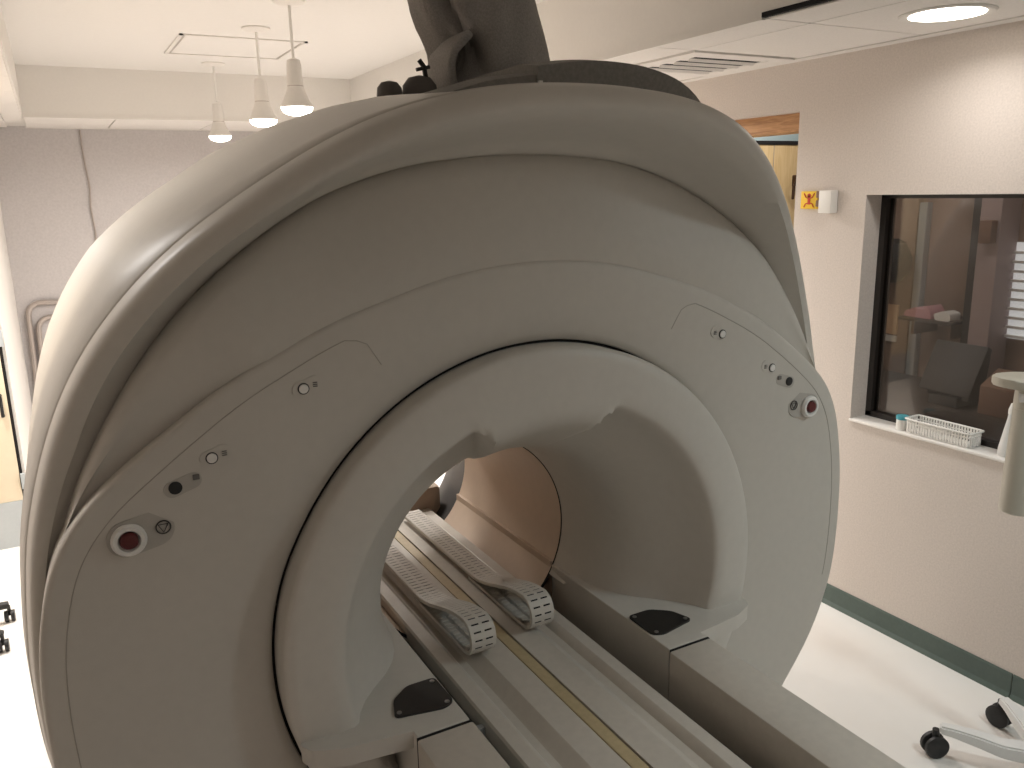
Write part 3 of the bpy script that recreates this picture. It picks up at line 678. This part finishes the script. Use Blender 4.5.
b = bmesh.new(); prism(b, [(4.48, .76), (4.62, .76), (4.66, 1.0), (4.58, 1.02)], 2.80, 3.06, 'XZ', .006); obj('rear_housing', b, 'darkgrey', mn, True)
box('stand', 'darkgrey', (4.44, 4.68, 2.84, 3.02, .72, .78), mn, .008)
b = bmesh.new(); prism(b, [(4.45, .72), (4.75, .72), (4.75, .90), (4.60, .96), (4.45, .88)], 2.52, 2.72, 'XZ', .004); tag(obj('brown_box', b, 'brown', None, True), 'brown cardboard box beside the black monitor', 'box')
b = bmesh.new(); prism(b, rounded([(3.40, 1.121), (3.60, 1.125), (3.59, 1.16), (3.52, 1.19), (3.47, 1.18), (3.44, 1.21), (3.41, 1.17)], .012), 4.95, 5.10, 'YZ')
tag(obj('pink_cloth', b, 'pink', None, True), 'pink folded cloth on the shelf in the control room', 'cloth')
sh = thing('wall_shelf', (5.1, 3.35, 1.1), 'narrow brown shelf on the control room wall', 'shelf')
box('shelf_board', 'desk', (4.92, 5.249, 3.26, 3.62, 1.10, 1.12), sh, .003)
for y in (3.29, 3.55): box('shelf_bracket', 'ctrl', (5.0, 5.249, y, y+.02, 1.0, 1.10), sh)
b = bmesh.new(); prism(b, rounded([(3.27, 1.121), (3.37, 1.121), (3.385, 1.16), (3.32, 1.185), (3.27, 1.17)], .012), 4.95, 5.06, 'YZ')
tag(obj('white_paper_roll', b, 'paper', None, True), 'white crumpled paper beside the pink cloth', 'paper')
t = thing('control_room_light', (4.4, 2.6, 2.85), 'dim ceiling light panel in the control room', 'ceiling light')
box('frame', 'white', (4.1, 4.7, 2.3, 2.9, 2.835, 2.85), t); box('diffuser', 'paper', (4.13, 4.67, 2.33, 2.87, 2.825, 2.84), t)
lightarea('lamp_light', (4.4, 2.6, 2.80), 7.5, NEUT, .5, t)
pl_ = thing('passage_light', (4.0, 3.7, 2.85), 'ceiling light panel inside the doorway passage', 'ceiling light')
box('frame', 'white', (3.8, 4.2, 3.5, 3.9, 2.835, 2.85), pl_); box('diffuser', 'paper', (3.82, 4.18, 3.52, 3.88, 2.825, 2.84), pl_)
lightarea('lamp_light', (4.0, 3.7, 2.80), 8, NEUT, .35, pl_)

# ================================================================== INJECTOR STAND (right edge) and CHAIR (left edge)
HX, HY = 2.74, 1.27
IS = thing('equipment_stand', (HX, HY, 0), 'pale wheeled equipment stand with beige hanging column in front of the window', 'equipment stand')
b = bmesh.new(); lathe(b, [(.075, .075), (.075, .115), (.05, .14), (.03, .15)], (HX, HY, 0), n=24); obj('hub', b, 'greyp', IS, True)
b = bmesh.new(); tube(b, [(HX, HY, .14), (HX, HY, 1.50)], .022, 14); obj('pole', b, 'greyp', IS, True)
tips = [(2.535, 1.56), (2.885, 1.545), (3.02, 1.15), (2.76, .93), (2.42, 1.14)]
for tx, ty in tips:
    d = Vector((tx-HX, ty-HY, 0)); L = d.length; d.normalize(); pvec = Vector((-d.y, d.x, 0))
    b = bmesh.new(); rows = []
    for t_, wd, z0, z1 in ((.05, .042, .075, .125), (.45*L, .036, .07, .115), (.65*L, .032, .085, .125), (L-.045, .026, .098, .13), (L, .022, .100, .128)):
        c = Vector((HX, HY, 0))+d*t_
        rows.append([b.verts.new(c+pvec*wd+Vector((0, 0, z0))), b.verts.new(c-pvec*wd+Vector((0, 0, z0))), b.verts.new(c-pvec*wd*.8+Vector((0, 0, z1))), b.verts.new(c+pvec*wd*.8+Vector((0, 0, z1)))])
    for A, B in zip(rows, rows[1:]):
        for k in range(4): b.faces.new((A[k], A[(k+1) % 4], B[(k+1) % 4], B[k]))
    b.faces.new(rows[0]); b.faces.new(rows[-1][::-1])
    bmesh.ops.bevel(b, geom=b.edges[:], offset=.006, segments=2, affect='EDGES'); lg = obj('base_leg', b, 'greyp', IS, True)
    b = bmesh.new(); cx, cy2 = tx+d.x*.01, ty+d.y*.01
    a = math.atan2(d.y, d.x)+.5
    for off in (-.016, .016):
        ax = Vector((-math.sin(a), math.cos(a), 0)); c = Vector((cx, cy2, .042))+ax*off
        rows = []
        for r, h in ((.012, -.010), (.036, -.010), (.042, -.006), (.042, .006), (.036, .010), (.012, .010)):
            rows.append([b.verts.new(c+ax*h+(Vector((math.cos(a), math.sin(a), 0))*math.cos(2*PI*k/20)+Vector((0, 0, 1))*math.sin(2*PI*k/20))*r) for k in range(20)])
        for A, B in zip(rows, rows[1:]):
            for k in range(20): b.faces.new((A[k], A[(k+1) % 20], B[(k+1) % 20], B[k]))
        b.faces.new(rows[0][::-1]); b.faces.new(rows[-1])
    tube(b, [(cx, cy2, .04), (cx, cy2, .105)], .012, 10)
    obj('caster', b, 'black', lg, True)
# hanging column with curved rest on top
KX, KY = 2.72, 1.52
b = bmesh.new(); lathe(b, [(.050, .90), (.056, .905), (.054, 1.0), (.048, 1.26), (.0475, 1.262)], (KX+.035, KY-.01, 0), n=32); col_ = obj('column_body', b, 'beige', IS, True)
b = bmesh.new(); lathe(b, [(.0485, 1.263), (.048, 1.30), (.046, 1.345)], (KX+.035, KY-.01, 0), n=32); obj('column_neck', b, 'beige', IS, True)
b = bmesh.new(); prism(b, rounded([(KX-.085, KY+.03), (KX-.08, KY-.06), (KX+.02, KY-.115), (KX+.13, KY-.10), (KX+.13, KY+.0), (KX+.03, KY+.075), (KX-.05, KY+.085)], .04), 1.342, 1.370, 'XY', .006); obj('curved_rest', b, 'beige', IS, True)
for z in (.935, 1.085, 1.235):
    b = bmesh.new(); p = Vector((KX+.012, KY-.056, z)); tube(b, [p, p+Vector((-.004, -.006, 0))], .007, 10); obj('screw', b, 'black', IS)
b = bmesh.new(); tube(b, [(KX, KY, 1.30), (HX, HY, 1.34)], .020, 12); obj('arm', b, 'greyp', IS, True)

CX, CY = -.74, 4.34
CH = thing('task_chair', (CX, CY, 0), 'dark swivel chair with castered star base behind the scanner', 'chair')
b = bmesh.new(); tube(b, [(CX, CY, .07), (CX, CY, .44)], .025, 12); obj('gas_column', b, 'black', CH, True)
for tx, ty in ((-.415, 4.44), (-.43, 4.13), (-.80, 3.98), (-.955, 4.40), (-.70, 4.70)):
    b = bmesh.new(); tube(b, [(CX, CY, .11), ((CX+tx)/2, (CY+ty)/2, .105), (tx, ty, .085)], [.03, .024, .018], 10); lg = obj('base_leg', b, 'black', CH, True)
    b = bmesh.new()
    for o_ in (-.014, .014): lathe(b, [(.008, -.009), (.027, -.008), (.028, .008), (.008, .009)], (tx+o_, ty-.005, .0285), 'X', 18)
    tube(b, [(tx, ty, .03), (tx, ty, .08)], .008, 8); obj('caster', b, 'black', lg, True)
b = bmesh.new(); prism(b, rounded([(CX-.22, CY-.23), (CX+.22, CY-.23), (CX+.22, CY+.23), (CX-.22, CY+.23)], .07), .44, .52, 'XY', .02); obj('seat', b, 'darkgrey', CH, True)
b = bmesh.new(); prism(b, rounded([(CY-.2, .62), (CY+.2, .62), (CY+.18, 1.05), (CY-.18, 1.05)], .07), CX-.25, CX-.19, 'YZ', .02); obj('backrest', b, 'darkgrey', CH, True)
b = bmesh.new(); tube(b, [(CX-.12, CY, .45), (CX-.26, CY, .50), (CX-.255, CY, .75)], .018, 10); obj('back_support', b, 'black', CH, True)
